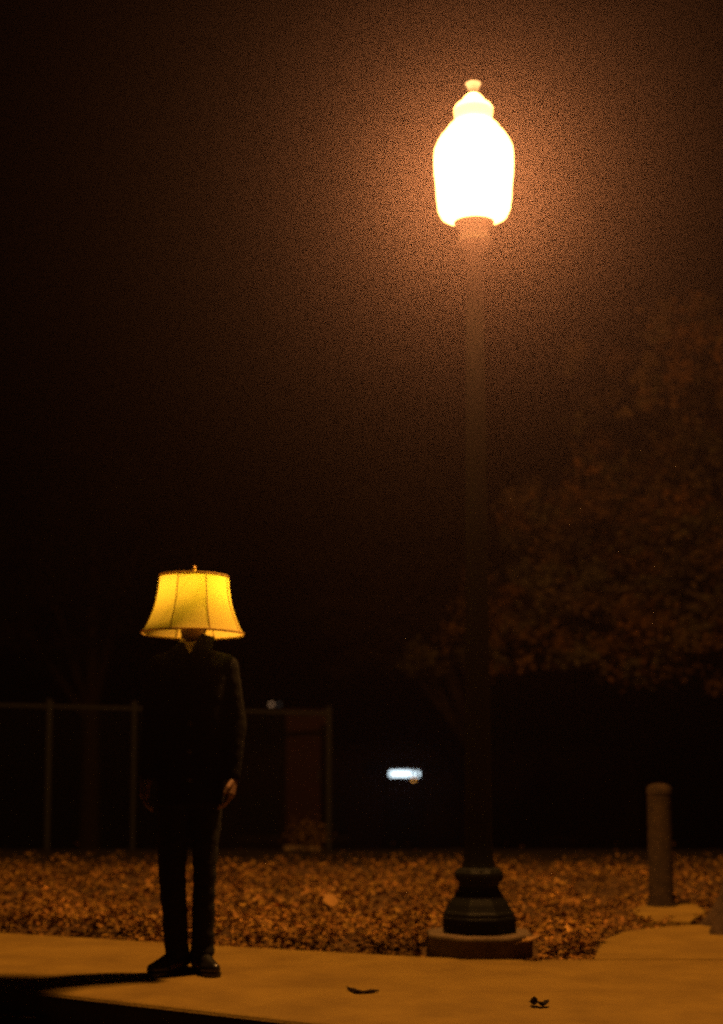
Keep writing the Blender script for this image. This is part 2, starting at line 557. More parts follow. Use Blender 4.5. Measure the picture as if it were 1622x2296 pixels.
p = at_z(1218, 2258); fallen_leaf((p.x, p.y, 0.003), 0.062, R(35), M['leaf_dark'], 'right, thinner of two dark curled leaves on the pavement', 'dark curled leaves on the pavement', curl=0.7)
tw = [at_z(780, 2221), at_z(792, 2224), at_z(800, 2228), at_z(815, 2229), at_z(832, 2227), at_z(850, 2225)]
tw = [Vector((q.x, q.y, 0.008)) for q in tw]
MBt = MB().tube(tw, [0.004, 0.010, 0.011, 0.006, 0.009, 0.003], 7)
o = MBt.build('twig', M['twig'], smooth_shade=True)
tag(o, 'dark bent twig lying on the pavement right of the person', 'twig')
MB().tube([tw[1], tw[1] + Vector((-0.03, 0.035, 0.01))], [0.004, 0.002], 6).build('side_shoot', M['twig'], o)

# ------------------------------------------------------------------ street lamp
t = thing('street_lamp', 'tall dark iron street lamp with blazing white acorn globe on stepped base', 'street lamp', (LAMP.x, LAMP.y, 0))
PXM = FPX / LAMP.y
def lz(py): return at_y(1086, py, LAMP.y).z    # height on the lamp's axis
foot = MB()
foot.lathe([(0.285, -0.08), (0.287, 0.094), (0.278, 0.104)], 8)
fo = foot.build('footing', M['concrete_dark'], t, bevel=0.008); fo.rotation_euler = (0, 0, R(22.5))
ped = MB().lathe([(0.195, 0.105), (0.199, 0.112), (0.199, 0.180), (0.192, 0.188), (0.190, 0.205), (0.178, 0.216), (0.160, 0.250), (0.132, 0.288), (0.113, 0.318), (0.107, 0.338),
                  (0.112, 0.355), (0.130, 0.372), (0.134, 0.392), (0.130, 0.408), (0.116, 0.420)], 8)
pe = ped.build('pedestal', M['iron'], t, bevel=0.006); pe.rotation_euler = (0, 0, R(22.5))
def fl(a, z): return 1 + 0.035 * math.cos(12 * a)
PZ1 = lz(552)
n = 26
MB().lathe([(0.112, 0.420), (0.086, 0.432), (0.075, 0.47), (0.070, 0.56), (0.068, 0.72)], 72, flute=fl).build('lower_shaft', M['iron'], t, True)
MB().lathe([(0.068 - (0.068 - 0.043) * k / n, 0.72 + (PZ1 - 0.72) * k / n) for k in range(n + 1)], 72, flute=fl).build('shaft', M['post'], t, True)
gz1 = lz(498)
MB().lathe([(0.048, PZ1), (0.092, PZ1 + 0.004), (0.098, PZ1 + 0.018), (0.090, PZ1 + 0.034), (0.078, PZ1 + 0.060), (0.082, PZ1 + 0.090), (0.104, gz1 - 0.016), (0.110, gz1 - 0.004), (0.104, gz1)], 32).build('capital', M['iron'], t, True)
zs = 600 / 1622 * 0.7247 / PXM
gp = [(180, 1298), (235, 1286), (285, 1262), (310, 1210), (322, 1120), (330, 1000), (340, 920), (345, 840), (344, 770), (336, 705), (312, 652), (278, 602), (242, 562), (214, 522), (180, 494), (162, 478), (162, 440), (171, 400), (170, 375), (150, 345), (112, 325), (98, 312), (92, 292), (70, 266), (40, 250), (30, 246)]
def gzz(y): return at_y(1079, 200 * 0.7247 + y * 600 / 1622 * 0.7247, LAMP.y).z
gprof = [(w * zs, gzz(y)) for w, y in gp]
MB().lathe(gprof, 28).build('globe', M['globe'], t, True)
fz = gprof[-1][1]
pl_ = bpy.data.lights.new('globe_lamp', 'POINT')
pl_.energy = LAMP_W; pl_.color = LAMP_COL; pl_.shadow_soft_size = 0.16
plo = link('globe_lamp', pl_, t, loc=(0, 0, gprof[0][1] + .19))
MB().lathe([(0.026, fz - 0.004), (0.026, fz + 0.012), (0.030, fz + 0.030), (0.037, fz + 0.048), (0.042, fz + 0.058), (0.038, fz + 0.068), (0.022, fz + 0.070)], 20).build('finial', M['finial'], t, True)

# ------------------------------------------------------------------ person wearing the lampshade
FEET = at_z(424, 2182)
PX, PY = FEET.x, FEET.y
body = MB()
# torso, neck, head
body.loft([(0, 0.02, 0.80, .10, .07), (0, 0.02, 0.84, .145, .10), (0, 0.02, 0.95, .150, .105), (0, 0.015, 1.08, .128, .092), (0, 0.01, 1.25, .145, .100), (0, 0.01, 1.38, .155, .100), (0, 0.015, 1.45, .135, .080), (0, 0.02, 1.49, .075, .06), (0, 0.02, 1.51, .05, .05)])
body.capsule((0, 0.025, 1.45), .058, (0, 0.0, 1.58), .055)
body.ellipsoid((0, 0.005, 1.670), (.074, .094, .098))
body.ellipsoid((0, -0.025, 1.605), (.054, .068, .062))
body.capsule((0, -0.088, 1.675), .010, (0, -0.103, 1.645), .014)      # nose
body.capsule((-.018, -0.086, 1.612), .008, (.018, -0.086, 1.612), .008)   # lips
body.capsule((-.04, -0.078, 1.70), .012, (.04, -0.078, 1.70), .012)   # brow
for s_ in (-1, 1):
    body.ellipsoid((s_ * .076, 0.01, 1.665), (.010, .020, .032), 12, 8)
    body.ellipsoid((s_ * .030, -0.076, 1.680), (.014, .012, .010), 12, 8)
# arms and hands
def arm(s_, sh, el, wr, knuck, spread):
    sh, el, wr, kn = map(Vector, (sh, el, wr, knuck))
    body.chain([sh, el, wr], [.050, .040, .026])
    body.capsule((wr + kn) / 2 * 1.0 + (wr - kn) * .25, .027, kn, .024)
    d = (kn - wr).normalized()
    side = Vector((0, -1, 0))                 # index-finger side faces the camera
    side = (side - d * side.dot(d)).normalized()
    palm_in = d.cross(side) * (1 if s_ < 0 else -1)
    palm_in.normalize()
    if palm_in.x * s_ > 0: palm_in = -palm_in
    body.capsule(wr + d * .035 + side * .012, .020, kn + side * .022, .016)
    body.capsule(wr + d * .035 - side * .012, .020, kn - side * .022, .015)
    for q, (off, ln, r_) in enumerate(((.030, .070, .0088), (.010, .078, .0092), (-.011, .072, .0088), (-.031, .058, .0078))):
        a = kn + side * off
        b_ = a + d * ln * .50 + palm_in * ln * .12
        c_ = b_ + d * ln * .30 + palm_in * ln * .26
        e_ = c_ + d * ln * .14 + palm_in * ln * .24
        body.chain([a, b_, c_, e_], [r_ * 1.1, r_ * 1.02, r_ * .95, r_ * .85])
    a = wr + d * .032 + side * .026
    b_ = a + d * .034 + side * .024 + palm_in * .010
    c_ = b_ + d * .032 + side * .006 + palm_in * .012
    body.chain([a, b_, c_], [.0135, .0115, .0095])
arm(-1, (-.150, .015, 1.425), (-.188, .02, 1.155), (-.205, -.025, .915), (-.212, -.045, .830), 1)
arm(1, (.160, .015, 1.425), (.208, .02, 1.165), (.198, -.025, .915), (.190, -.045, .830), 1)
# legs and feet
body.chain([(-.085, .02, .84), (-.085, .0, .48), (-.060, .02, .09)], [.066, .044, .034])
body.chain([(.075, .02, .84), (.070, .0, .48), (.058, .02, .09)], [.064, .040, .034])
body.chain([(-.060, .03, .05), (-.120, -.07, .035)], [.034, .030])
body.chain([(.050, .03, .05), (.095, -.06, .035)], [.034, .028])
person = body.fuse('person', M['skin'], None, 0.0045, 4, loc=(PX, PY, 0))
tag(person, 'person in black jacket and trousers standing with a lampshade over the head', 'person')

# hair
hb = MB().ellipsoid((0, 0.018, 1.680), (.080, .096, .094))
hb.ellipsoid((0, 0.05, 1.63), (.066, .055, .07))
hb.fuse('hair', M['hair'], person, 0.006, 3, 0.003, 40)
for s_ in (-1, 1):
    MB().ellipsoid((s_ * .030, -0.083, 1.681), (.011, .009, .008), 12, 8).build('eye', M['white'], person, True)

# shirt
sh = MB().loft([(0, 0.012, 1.22, .150, .106), (0, 0.012, 1.36, .160, .106), (0, 0.015, 1.44, .142, .088), (0, 0.02, 1.485, .085, .070), (0, 0.018, 1.515, .064, .064), (0, 0.010, 1.565, .062, .064)])
sh.fuse('shirt', M['shirt'], person, 0.006, 3, 0.002, 20)

# jacket: torso + sleeves fused, with lapels, collar, buttons
jb = MB().loft([(-.008, .02, 0.775, .158, .120), (-.006, .02, 0.83, .160, .122), (-.004, .02, 0.95, .166, .128), (0, .015, 1.08, .158, .122), (0, .012, 1.24, .170, .126), (.004, .012, 1.37, .180, .122), (.006, .016, 1.43, .172, .108), (.004, .022, 1.475, .128, .088), (.002, .03, 1.505, .086, .070), (0, .034, 1.520, .066, .056)], 36, 2.3)
jb.chain([(-.150, .015, 1.430), (-.186, .022, 1.16), (-.202, -.020, .925)], [.064, .055, .042])
jb.chain([(.158, .015, 1.432), (.206, .022, 1.165), (.197, -.020, .925)], [.064, .055, .042])
jb.capsule((-.135, .018, 1.435), .062, (-.06, .02, 1.460), .058)
jb.capsule((.145, .018, 1.437), .062, (.06, .02, 1.460), .058)
jk = jb.fuse('jacket', M['cloth'], person, 0.0075, 5, 0.004, 9)
def strip(name, left, right, thick, material, parent):
    v = [Vector(a) for a in left] + [Vector(a) for a in right]
    k = len(left)
    f = [(i, i + 1, k + i + 1, k + i) for i in range(k - 1)]
    me = mesh_from(name, v, f, material)
    ob = link(name, me, parent)
    sl = ob.modifiers.new('thickness', 'SOLIDIFY'); sl.thickness = thick; sl.offset = 0
    bv = ob.modifiers.new('bevel', 'BEVEL'); bv.width = thick * .35; bv.segments = 2
    return ob
for s_ in (-1, 1):
    strip('lapel', [(s_ * .048, -.066, 1.566 + .018 * s_), (s_ * .027, -.096, 1.540), (s_ * .014, -.112, 1.515), (.006 + s_ * .001, -.122, 1.488), (.006 + s_ * .001, -.132, 1.42), (s_ * .003, -.138, 1.30)],
          [(s_ * (.094 + .016 * s_), -.036, 1.540 + .030 * s_), (s_ * .104, -.074, 1.510 + .015 * s_), (s_ * .106, -.096, 1.490), (s_ * .098, -.114, 1.450), (s_ * .080, -.128, 1.40), (s_ * .012, -.140, 1.28)], .006, M['cloth'], jk)
colr = MB()
cv, cf = [], []
for k in range(13):
    a = math.pi * (k / 12) * 1.25 - math.pi * .125
    for (rr, zz) in ((.070, 1.505), (.074, 1.560), (.088, 1.515)):
        cv.append((rr * math.cos(a) * 1.02, .026 + rr * math.sin(a) * .95, zz - .018 * (1 - math.sin(max(0, min(math.pi, a))))))
for k in range(12):
    for c in range(2):
        q = k * 3 + c
        cf.append((q, q + 1, q + 4, q + 3))
cm = link('collar', mesh_from('collar', cv, cf, M['cloth'], True), jk)
sl = cm.modifiers.new('thickness', 'SOLIDIFY'); sl.thickness = .004
def front_y(z, x=0.0):
    """front surface of the jacket, read from its skin"""
    best = 0.0
    for v in jk.data.vertices:
        if abs(v.co.z - z) < .012 and abs(v.co.x - x) < .012: best = min(best, v.co.y)
    return best
zz_ = [1.47, 1.40, 1.30, 1.20, 1.10, 1.00, .90, .80]
strip('front_edge', [(-.012, front_y(z, -.012) - .003, z) for z in zz_], [(.026, front_y(z, .026) - .003, z) for z in zz_], .005, M['cloth'], jk)
for z_ in (1.16, 1.03, .90):
    b_ = MB().lathe([(.009, 0), (.011, .002), (.010, .005), (.004, .006)], 14).build('button', M['button'], jk, True)
    b_.rotation_euler = (R(90), 0, 0); b_.location = (.007, front_y(z_, .007) - .006, z_)
for s_ in (-1, 1):
    zs_ = (.955, .93, .905)
    strip('pocket_flap', [(s_ * .050, front_y(z, s_ * .050) - .003, z) for z in zs_], [(s_ * .125, front_y(z - .008, s_ * .125) - .003, z - .008) for z in zs_], .005, M['cloth'], jk)
# trousers
tb = MB().loft([(-.006, .02, .78, .148, .108), (-.006, .02, .86, .152, .114), (-.004, .02, .95, .148, .112)], 30)
tb.chain([(-.082, .02, .80), (-.086, .0, .48), (-.060, .018, .10)], [.082, .066, .055])
tb.chain([(.068, .02, .80), (.069, .0, .48), (.060, .018, .10)], [.082, .056, .053])
tb.loft([(-.061, .018, .075, .057, .062), (-.061, .018, .12, .056, .060)], 20)
tb.loft([(.060, .018, .085, .055, .060), (.060, .018, .12, .054, .060)], 20)
tb.fuse('trousers', M['trouser'], person, 0.007, 4, 0.006, 11)
# shoes: sole, upper, laces
def shoe(ax, ay, dirx, diry, length, w):
    d = Vector((dirx, diry, 0)).normalized(); q = Vector((-d.y, d.x, 0))
    def P(u, s_, z): 
        v = Vector((ax, ay, 0)) + d * u + q * s_; v.z = z; return v
    ub = MB()
    ub.chain([P(-.05, 0, .055), P(.0, 0, .070), P(.05, 0, .060), P(length * .55, 0, .042), P(length * .80, 0, .036)], [.036, .040, .038, .034, .027])
    ub.capsule(P(length * .50, -.022, .034), .026, P(length * .74, -.012, .034), .022)
    ub.capsule(P(length * .50, .022, .034), .026, P(length * .74, .012, .034), .022)
    ub.capsule(P(-.045, 0, .05), .034, P(-.035, 0, .115), .034)
    up = ub.fuse('shoe', M['leather'], person, 0.005, 4)
    out = [(-.085, 0), (-.078, .025), (-.05, .036), (.0, .036), (.06, .036), (length * .55, .046), (length * .75, .040), (length * .9, .022), (length * .95, 0)]
    ring = [P(u, s_ * w, 0) for u, s_ in out] + [P(u, -s_ * w, 0) for u, s_ in reversed(out[1:-1])]
    k = len(ring)
    v = [(r_.x, r_.y, .001) for r_ in ring] + [(r_.x, r_.y, .018) for r_ in ring]
    f = [tuple(range(k - 1, -1, -1)), tuple(range(k, 2 * k))] + [(i, (i + 1) % k, k + (i + 1) % k, k + i) for i in range(k)]
    link('sole', mesh_from('sole', v, f, M['leather']), up)
    for u in (.045, .065, .085):
        MB().tube([P(u, -.024, .082 - u * .2), P(u, 0, .098 - u * .18), P(u, .024, .082 - u * .2)], .003, 6).build('lace', M['leather'], up, True)
shoe(-.060, .030, -.55, -.83, .215, 1.0)
shoe(.050, .030, .50, -.87, .205, .95)

# ------------------------------------------------------------------ lampshade
SZ0, SZ1 = 1.588, 1.860
sh = thing('lampshade', 'yellow bell lampshade of sewn fabric panels worn on the person\'s head', 'lampshade', (PX + 0.002, PY - 0.003, SZ0))
sh.rotation_euler = (R(-1.2), R(0.6), R(5))
SS = 1.035
sprof = [(0, .240), (.06, .2295), (.13, .2195), (.26, .2045), (.40, .190), (.55, .179), (.73, .1705), (.88, .166), (1, .163)]
H = SZ1 - SZ0
def srad(t):
    for (a, ra), (b, rb) in zip(sprof[:-1], sprof[1:]):
        if a <= t <= b:
            return SS * (ra + (rb - ra) * (t - a) / (b - a))
    return SS * sprof[-1][1]
NP = 8
def sp(a, t, out=0.0):
    m = (a % (2 * math.pi / NP)) / (2 * math.pi / NP)
    r = (srad(t) + out) * (1 - 0.022 * math.sin(math.pi * m))
    return Vector((r * math.cos(a), r * math.sin(a), H * t))
A0 = math.pi * 1.5 - R(24)
for k in range(NP):
    v, f = [], []
    na, nt_ = 9, 17
    for j in range(nt_):
        for i in range(na):
            aa = 2 * math.pi / NP * (i / (na - 1)) * 0.9999
            p_ = sp(aa, j / (nt_ - 1))
            v.append(Matrix.Rotation(2 * math.pi / NP * k + A0, 3, 'Z') @ p_)
    for j in range(nt_ - 1):
        for i in range(na - 1):
            q = j * na + i
            f.append((q, q + 1, q + na + 1, q + na))
    link('panel', mesh_from('panel', v, f, M['shade'], True), sh)
    rot = Matrix.Rotation(2 * math.pi / NP * k + A0, 3, 'Z')
    MB().tube([rot @ sp(0, j / 16, .0008) for j in range(17)], .0028, 6).build('seam', M['trim'], sh, True)
def hoop(name, t_, rad, r_tube, m_):
    pts_, fs = [], []
    n_, q_ = 64, 8
    for i in range(n_):
        a = 2 * math.pi * i / n_
        c = Matrix.Rotation(A0, 3, 'Z') @ (sp(a, t_))
        e = Vector((c.x, c.y, 0)).normalized()
        for j in range(q_):
            g = 2 * math.pi * j / q_
            pts_.append(c + e * (r_tube * .45 * math.cos(g)) + Vector((0, 0, rad * math.sin(g))))
    for i in range(n_):
        for j in range(q_):
            fs.append((i * q_ + j, ((i + 1) % n_) * q_ + j, ((i + 1) % n_) * q_ + (j + 1) % q_, i * q_ + (j + 1) % q_))
    link(name, mesh_from(name, pts_, fs, m_, True), sh)
hoop('top_trim', 1.0, .006, .006, M['trim'])
hoop('bottom_trim', 0.0, .0055, .006, M['trim'])
spd = MB()
for k in range(3):
    a = 2 * math.pi / 3 * k + .5
    spd.tube([(0, 0, H - .022), (.08 * math.cos(a), .08 * math.sin(a), H - .020), (.160 * math.cos(a), .160 * math.sin(a), H - .002)], .0022, 6)
spd.build('spider', M['brass'], sh, True)
MB().ellipsoid((.045, .01, H - .030), (.016, .016, .014), 12, 8).build('bulb', M['bulb'], sh, True)  # extra emitter added to make the shade panels glow
MB().lathe([(.010, H - .024), (.012, H - .012), (.007, H - .004), (.006, H + .008), (.012, H + .013), (.013, H + .018), (.009, H + .024), (.007, H + .030), (.011, H + .038), (.010, H + .046), (.004, H + .053)], 16).build('finial', M['brass'], sh, True)

# ------------------------------------------------------------------ bollard on its pad
bp = at_z(1489, 2034, 0.02)
MBp = slab('pad', PAD, 0.022, -0.15, M['concrete'], 0.008)
MBp.name = 'concrete_pad'
tag(MBp, 'small low concrete pad in front of the brown bollard', 'concrete pad')
t = thing('bollard', 'brown round steel bollard with domed top beside the path', 'bollard', (bp.x, bp.y + 0.08, 0.0))
bt = at_y(1495, 1756, bp.y + .08).z
MB().lathe([(.086, -.05), (.086, .05), (.080, .06), (.079, bt - .07)], 28).build('pipe', M['bollard'], t, True)
MB().lathe([(.083, bt - .07), (.083, bt - .045), (.074, bt - .022), (.052, bt - .007), (.02, bt)], 28).build('cap', M['bollard'], t, True)
MB().lathe([(.102, -.02), (.102, .03), (.094, .034)], 28).build('base_flange', M['bollard'], t, True)

# ------------------------------------------------------------------ trees
def tree(label, base, trunk, limbs, clumps, nleaf, lsize, tints, group='trees behind the pavement', flare=0.0, name='leafy_tree'):
    b = Vector(base)
    t = thing(name, label, 'tree', b, group=group)
    tp = [Vector(p) for p, r in trunk]
    tr = [r for p, r in trunk]
    # trunk with bark ridges
    vs_, fs = [], []
    n_ = 26
    fine_p, fine_r = [], []
    for (p0, r0_), (p1, r1_) in zip(zip(tp[:-1], tr[:-1]), zip(tp[1:], tr[1:])):
        for q in range(6):
            u = q / 6
            fine_p.append(p0.lerp(p1, u)); fine_r.append(r0_ + (r1_ - r0_) * u)
    fine_p.append(tp[-1]); fine_r.append(tr[-1])
    for p, r in zip(fine_p, fine_r):
        for i in range(n_):
            a = 2 * math.pi * i / n_
            root = 1 + flare * math.exp(-max(0, p.z) / 0.16) * (0.55 + 0.45 * math.cos(5 * a + .6))
            rr = r * root * (1 + .07 * noise.noise(Vector((a * 3.2, p.z * 2.2, b.x))))
            vs_.append(p + Vector((rr * math.cos(a), rr * math.sin(a), 0)))
    for k in range(len(fine_p) - 1):
        for i in range(n_):
            j = (i + 1) % n_
            fs.append((k * n_ + i, k * n_ + j, (k + 1) * n_ + j, (k + 1) * n_ + i))
    fs.append(tuple((len(fine_p) - 1) * n_ + i for i in range(n_)))
    tk = link('trunk', mesh_from('trunk', vs_, fs, M['bark'], True), t)
    for k, (z0, c) in enumerate(limbs):
        c = Vector(c) - b
        s0 = None
        for p, r in zip(fine_p, fine_r):
            if p.z >= z0: s0 = (p, r); break
        s0 = s0 or (fine_p[-1], fine_r[-1])
        mid = s0[0].lerp(c, .5) + Vector((0, 0, .15 * (c - s0[0]).length))
        q1 = s0[0].lerp(mid, .55) + Vector((0, 0, .05)); 
        r_ = s0[1] * .5
        MB().tube([s0[0], q1, mid, mid.lerp(c, .6), c], [r_, r_ * .8, r_ * .55, r_ * .35, r_ * .12], 8).build('limb', M['bark'], tk, True)
    # crown: leaves gathered in tufts inside clumps
    pos, tn = [], []
    vol = [c[3] ** 2 for c in clumps]
    tot = sum(vol)
    for (cx, cy, cz, r), w in zip(clumps, vol):
        k = int(nleaf * w / tot)
        nt_ = max(4, int(k / 60))
        for _ in range(nt_):
            d = rng.normal(size=3); d /= np.linalg.norm(d)
            rad = r * rng.uniform(.25, 1.0) ** .6
            tc = np.array([cx, cy, cz]) + d * rad * np.array([1, 1, .72])
            m_ = int(k / nt_ * rng.uniform(.5, 1.6))
            q = rng.normal(size=(m_, 3)) * r * rng.uniform(.08, .18) * np.array([1, 1, .75])
            pos.append(tc + q - np.array(b))
            tt = np.array(tints[rng.integers(len(tints))]) * rng.uniform(.75, 1.2)
            tn.append(tt[None] * rng.uniform(.75, 1.25, size=(m_, 1)))
    pos = np.concatenate(pos); tn = np.concatenate(tn)
    leaf_cloud('crown', pos, lsize, tn, M['foliage'], t, flat=0.9, kind=None)
    return t

def cl(px, py, y, r):
    p = at_y(px, py, y)
    return (p.x, p.y, p.z, r)
AUT = [(1.25, .80, .6), (1.0, .8, .8), (1.5, .85, .5), (.8, .8, .8)]
# near tree whose trunk is just off the right edge
nb = at_z(1735, 2086); nb.z = 0
near = [cl(1950, 760, 10.4, .7), cl(2030, 950, 9.6, .8), cl(1990, 520, 10.4, .8), cl(1920, 1120, 11.0, .5), cl(2130, 600, 9.2, 1.0), cl(1970, 280, 10.6, .8), cl(2130, 300, 9.4, 1.0),
        cl(2280, 850, 8.8, 1.0), cl(2380, 560, 9.0, 1.1), cl(2210, 1100, 9.4, .7)]
tree('broad tree with flared trunk at the right edge of the picture', nb,
     [((0, 0, -.05), .285), ((0.01, 0, .35), .250), ((.03, .02, .9), .232), ((.08, .05, 1.7), .215), ((.16, .1, 2.6), .19), ((.24, .2, 3.6), .15), ((.28, .3, 4.6), .09), ((.3, .35, 5.4), .03)],
     [(1.8, near[3][:3]), (2.2, near[1][:3]), (2.4, near[0][:3]), (2.9, near[2][:3]), (3.2, near[5][:3]), (3.0, near[4][:3]), (2.2, near[7][:3]), (2.0, near[9][:3]), (2.8, near[8][:3])],
     near, 15000, .085, AUT, flare=.75)
mids = [cl(1180, 1420, 15.5, .6), cl(1290, 1340, 15.2, .8), cl(1420, 1420, 15, .8), cl(1540, 1380, 15, .9), cl(1350, 1180, 15.5, 1.0), cl(1540, 1150, 15.5, 1.0), cl(1640, 1300, 15, .9), cl(1240, 1470, 15.2, .45),
        cl(1380, 1490, 14.6, .42), cl(1560, 1480, 14.6, .5), cl(1250, 1160, 16, .7), cl(1690, 1480, 14.8, .55), cl(1440, 960, 15.6, .8), cl(1600, 960, 15.4, .9), cl(1460, 860, 14.2, .42), cl(1435, 905, 13.6, .20),
        cl(1060, 1430, 17, .6), cl(980, 1470, 17, .45), cl(1120, 1330, 17, .7), cl(1530, 740, 14.6, .6), cl(1640, 800, 14.6, .8), cl(1340, 800, 15.6, .4)]
mb = Vector((4.4, 16.0, terrain(4.4, 16.0)))
tree('wide autumn tree with drooping dim foliage behind the bollard', mb,
     [((0, 0, -.1), .17), ((0, 0, .6), .13), ((.03, 0, 1.4), .11), ((.0, 0, 2.8), .09), ((-.1, 0, 4.6), .04)],
     [(2.4, c[:3]) for c in (mids[0], mids[1], mids[2], mids[3], mids[6])] + [(2.9, c[:3]) for c in (mids[4], mids[5], mids[12], mids[16])],
     mids, 19000, .085, AUT, flare=.4)
fars = [cl(760, 1330, 31, 1.6), cl(880, 1250, 31, 1.9), cl(1000, 1350, 31, 1.7), cl(930, 1430, 30.5, 1.3), cl(800, 1450, 30.5, 1.1), cl(1060, 1230, 31.5, 1.6), cl(900, 1120, 31.5, 1.6), cl(1040, 1450, 30, 1.0)]
fb = Vector((2.6, 31.5, terrain(2.6, 31.5)))
tree('dim rounded tree far behind the lamp post', fb, [((0, 0, -.1), .26), ((0, 0, 2.2), .2), ((0, 0, 4.4), .15), ((-.2, 0, 7.6), .05)],
     [(3.2, c[:3]) for c in fars[:5]], fars, 9000, .15, [(.8, .75, .8), (1, .75, .7)], flare=.3)
fars = [cl(60, 1250, 36, 2.0), cl(200, 1330, 36, 1.7), cl(330, 1180, 36.5, 2.1), cl(120, 1420, 35.5, 1.4), cl(-80, 1350, 36, 2.0), cl(200, 1080, 37, 1.9), cl(480, 1300, 36.5, 1.5)]
fb = Vector((-6.9, 36.4, terrain(-6.9, 36.4)))
tree('dark rounded tree behind the fence at far left', fb, [((0, 0, -.1), .3), ((0, 0, 2.6), .24), ((0, 0, 5.0), .17), ((0, 0, 9.0), .05)],
     [(3.8, c[:3]) for c in fars[:5]], fars, 8000, .17, [(.6, .7, .9), (.8, .7, .8)], flare=.3)

# ------------------------------------------------------------------ chain link fence
FY = 14.1
def fxy(px, py, y=FY): return at_y(px, py, y)
t = thing('chain_link_fence', 'grey chain link fence with steel posts behind the leaf bed', 'fence', (fxy(105, 1900).x, FY, 0.0))
org = t.location.copy()
def fl_(p): return Vector(p) - Vector(org)
pL, pE = fxy(105, 1584), fxy(732, 1600, 14.7)
dirf = Vector((pE.x - pL.x, pE.y - pL.y, 0))
span = dirf.length; dirf.normalize()
def fp(s_, z): return Vector((dirf.x * s_, dirf.y * s_, z))
TOPZ0, TOPZ1 = pL.z, pE.z
def topz(s_): return TOPZ0 + (TOPZ1 - TOPZ0) * s_ / span
mid_s = span * (290 - 105) / (732 - 105)
pl = [-2 * span, -span, 0, mid_s, span]
for s_ in pl:
    w = fp(s_, 0) + Vector(org)
    gz = terrain(w.x, w.y)
    po = MB().tube([fp(s_, gz - .2), fp(s_, topz(s_) + .03)], .030 if s_ != mid_s else .022, 12)
    po = po.build('post', M['steel'], t, True)
    MB().lathe([(.036, 0), (.036, .02), (.02, .045), (.006, .052)], 12, fp(s_, topz(s_) + .028)).build('post_cap', M['steel'], po, True)
MB().tube([fp(-2 * span, topz(-2 * span)), fp(span, topz(span))], .021, 10).build('top_rail', M['steel'], t, True)
wires = MB()
GB = .02
step = .075
s_lo, s_hi = -2 * span, span
zb = GB
def wire(s0, z0, s1, z1):
    a, b = fp(s0, z0), fp(s1, z1)
    n_ = Vector((-dirf.y, dirf.x, 0)) * .0016
    u = Vector((dirf.x, dirf.y, 0)) * .0016
    pts_ = [a + n_, a - n_ + u, a - n_ - u, b + n_, b - n_ + u, b - n_ - u]
    wires.add(pts_, [(0, 1, 4, 3), (1, 2, 5, 4), (2, 0, 3, 5)])
hh = 1.42
s_ = s_lo - hh
while s_ < s_hi:
    for sg in (1, -1):
        a0, a1 = (s_, s_ + hh) if sg > 0 else (s_ + hh, s_)
        z0, z1 = zb, zb + hh
        # clip to the run of the fence
        def clip(a, za, b, zbb):
            if a < s_lo: za += (zbb - za) * (s_lo - a) / (b - a); a = s_lo
            if a > s_hi: za += (zbb - za) * (s_hi - a) / (b - a); a = s_hi
            return a, za
        if max(a0, a1) <= s_lo or min(a0, a1) >= s_hi: continue
        c0 = clip(a0, z0, a1, z1); c1 = clip(a1, z1, a0, z0)
        wire(*c0, *c1)
    s_ += step
w = wires.build('wire_mesh', M['steel'], t); w['kind'] = 'stuff'

# ------------------------------------------------------------------ maroon cabinet and dry shrub behind the fence
cp = fxy(688, 1880, 15.4)
gz = terrain(cp.x, cp.y)
t = thing('utility_cabinet', 'tall maroon steel cabinet standing behind the end of the fence', 'cabinet', (cp.x, cp.y, gz))
ch = fxy(688, 1596, 15.4).z - gz
MB().box((0, 0, ch / 2 + .03), (.44, .36, ch - .06)).build('body', M['cabinet'], t, bevel=.01)
MB().box((0, 0, ch + .012), (.49, .41, .024)).build('lid', M['cabinet'], t, bevel=.006)
MB().box((0, 0, .01), (.48, .40, .16)).build('plinth', M['concrete_dark'], t, bevel=.01)
dr = MB().box((0, -.186, ch / 2 + .04), (.39, .012, ch - .17)).build('door', M['cabinet'], t, bevel=.003)
MB().box((.14, -.200, ch * .55), (.02, .018, .12)).build('handle', M['steel'], dr, bevel=.004)
for k in range(5):
    MB().box((0, -.195, ch - .22 - k * .045), (.24, .008, .016)).build('vent_slat', M['cabinet'], dr)
bs = fxy(690, 1893, 13.3)
t = thing('dry_shrub', 'small dry brown shrub at the foot of the fence end', 'shrub', (bs.x, bs.y, terrain(bs.x, bs.y)))
q = rng.normal(size=(420, 3)) * np.array([.09, .08, .07]) + np.array([0, 0, .15]); q[:, 2] = np.abs(q[:, 2])
lc = leaf_cloud('foliage', q, .045, np.ones((420, 3)) * rng.uniform(.08, .3, size=(420, 1)), M['litter'], t, flat=.9, kind=None)
for k in range(7):
    a = k * .9
    MB().tube([(0, 0, -.03), (.03 * math.cos(a), .03 * math.sin(a), .1), (.10 * math.cos(a), .10 * math.sin(a), .24)], [.005, .004, .002], 5).build('stem', M['twig'], t)

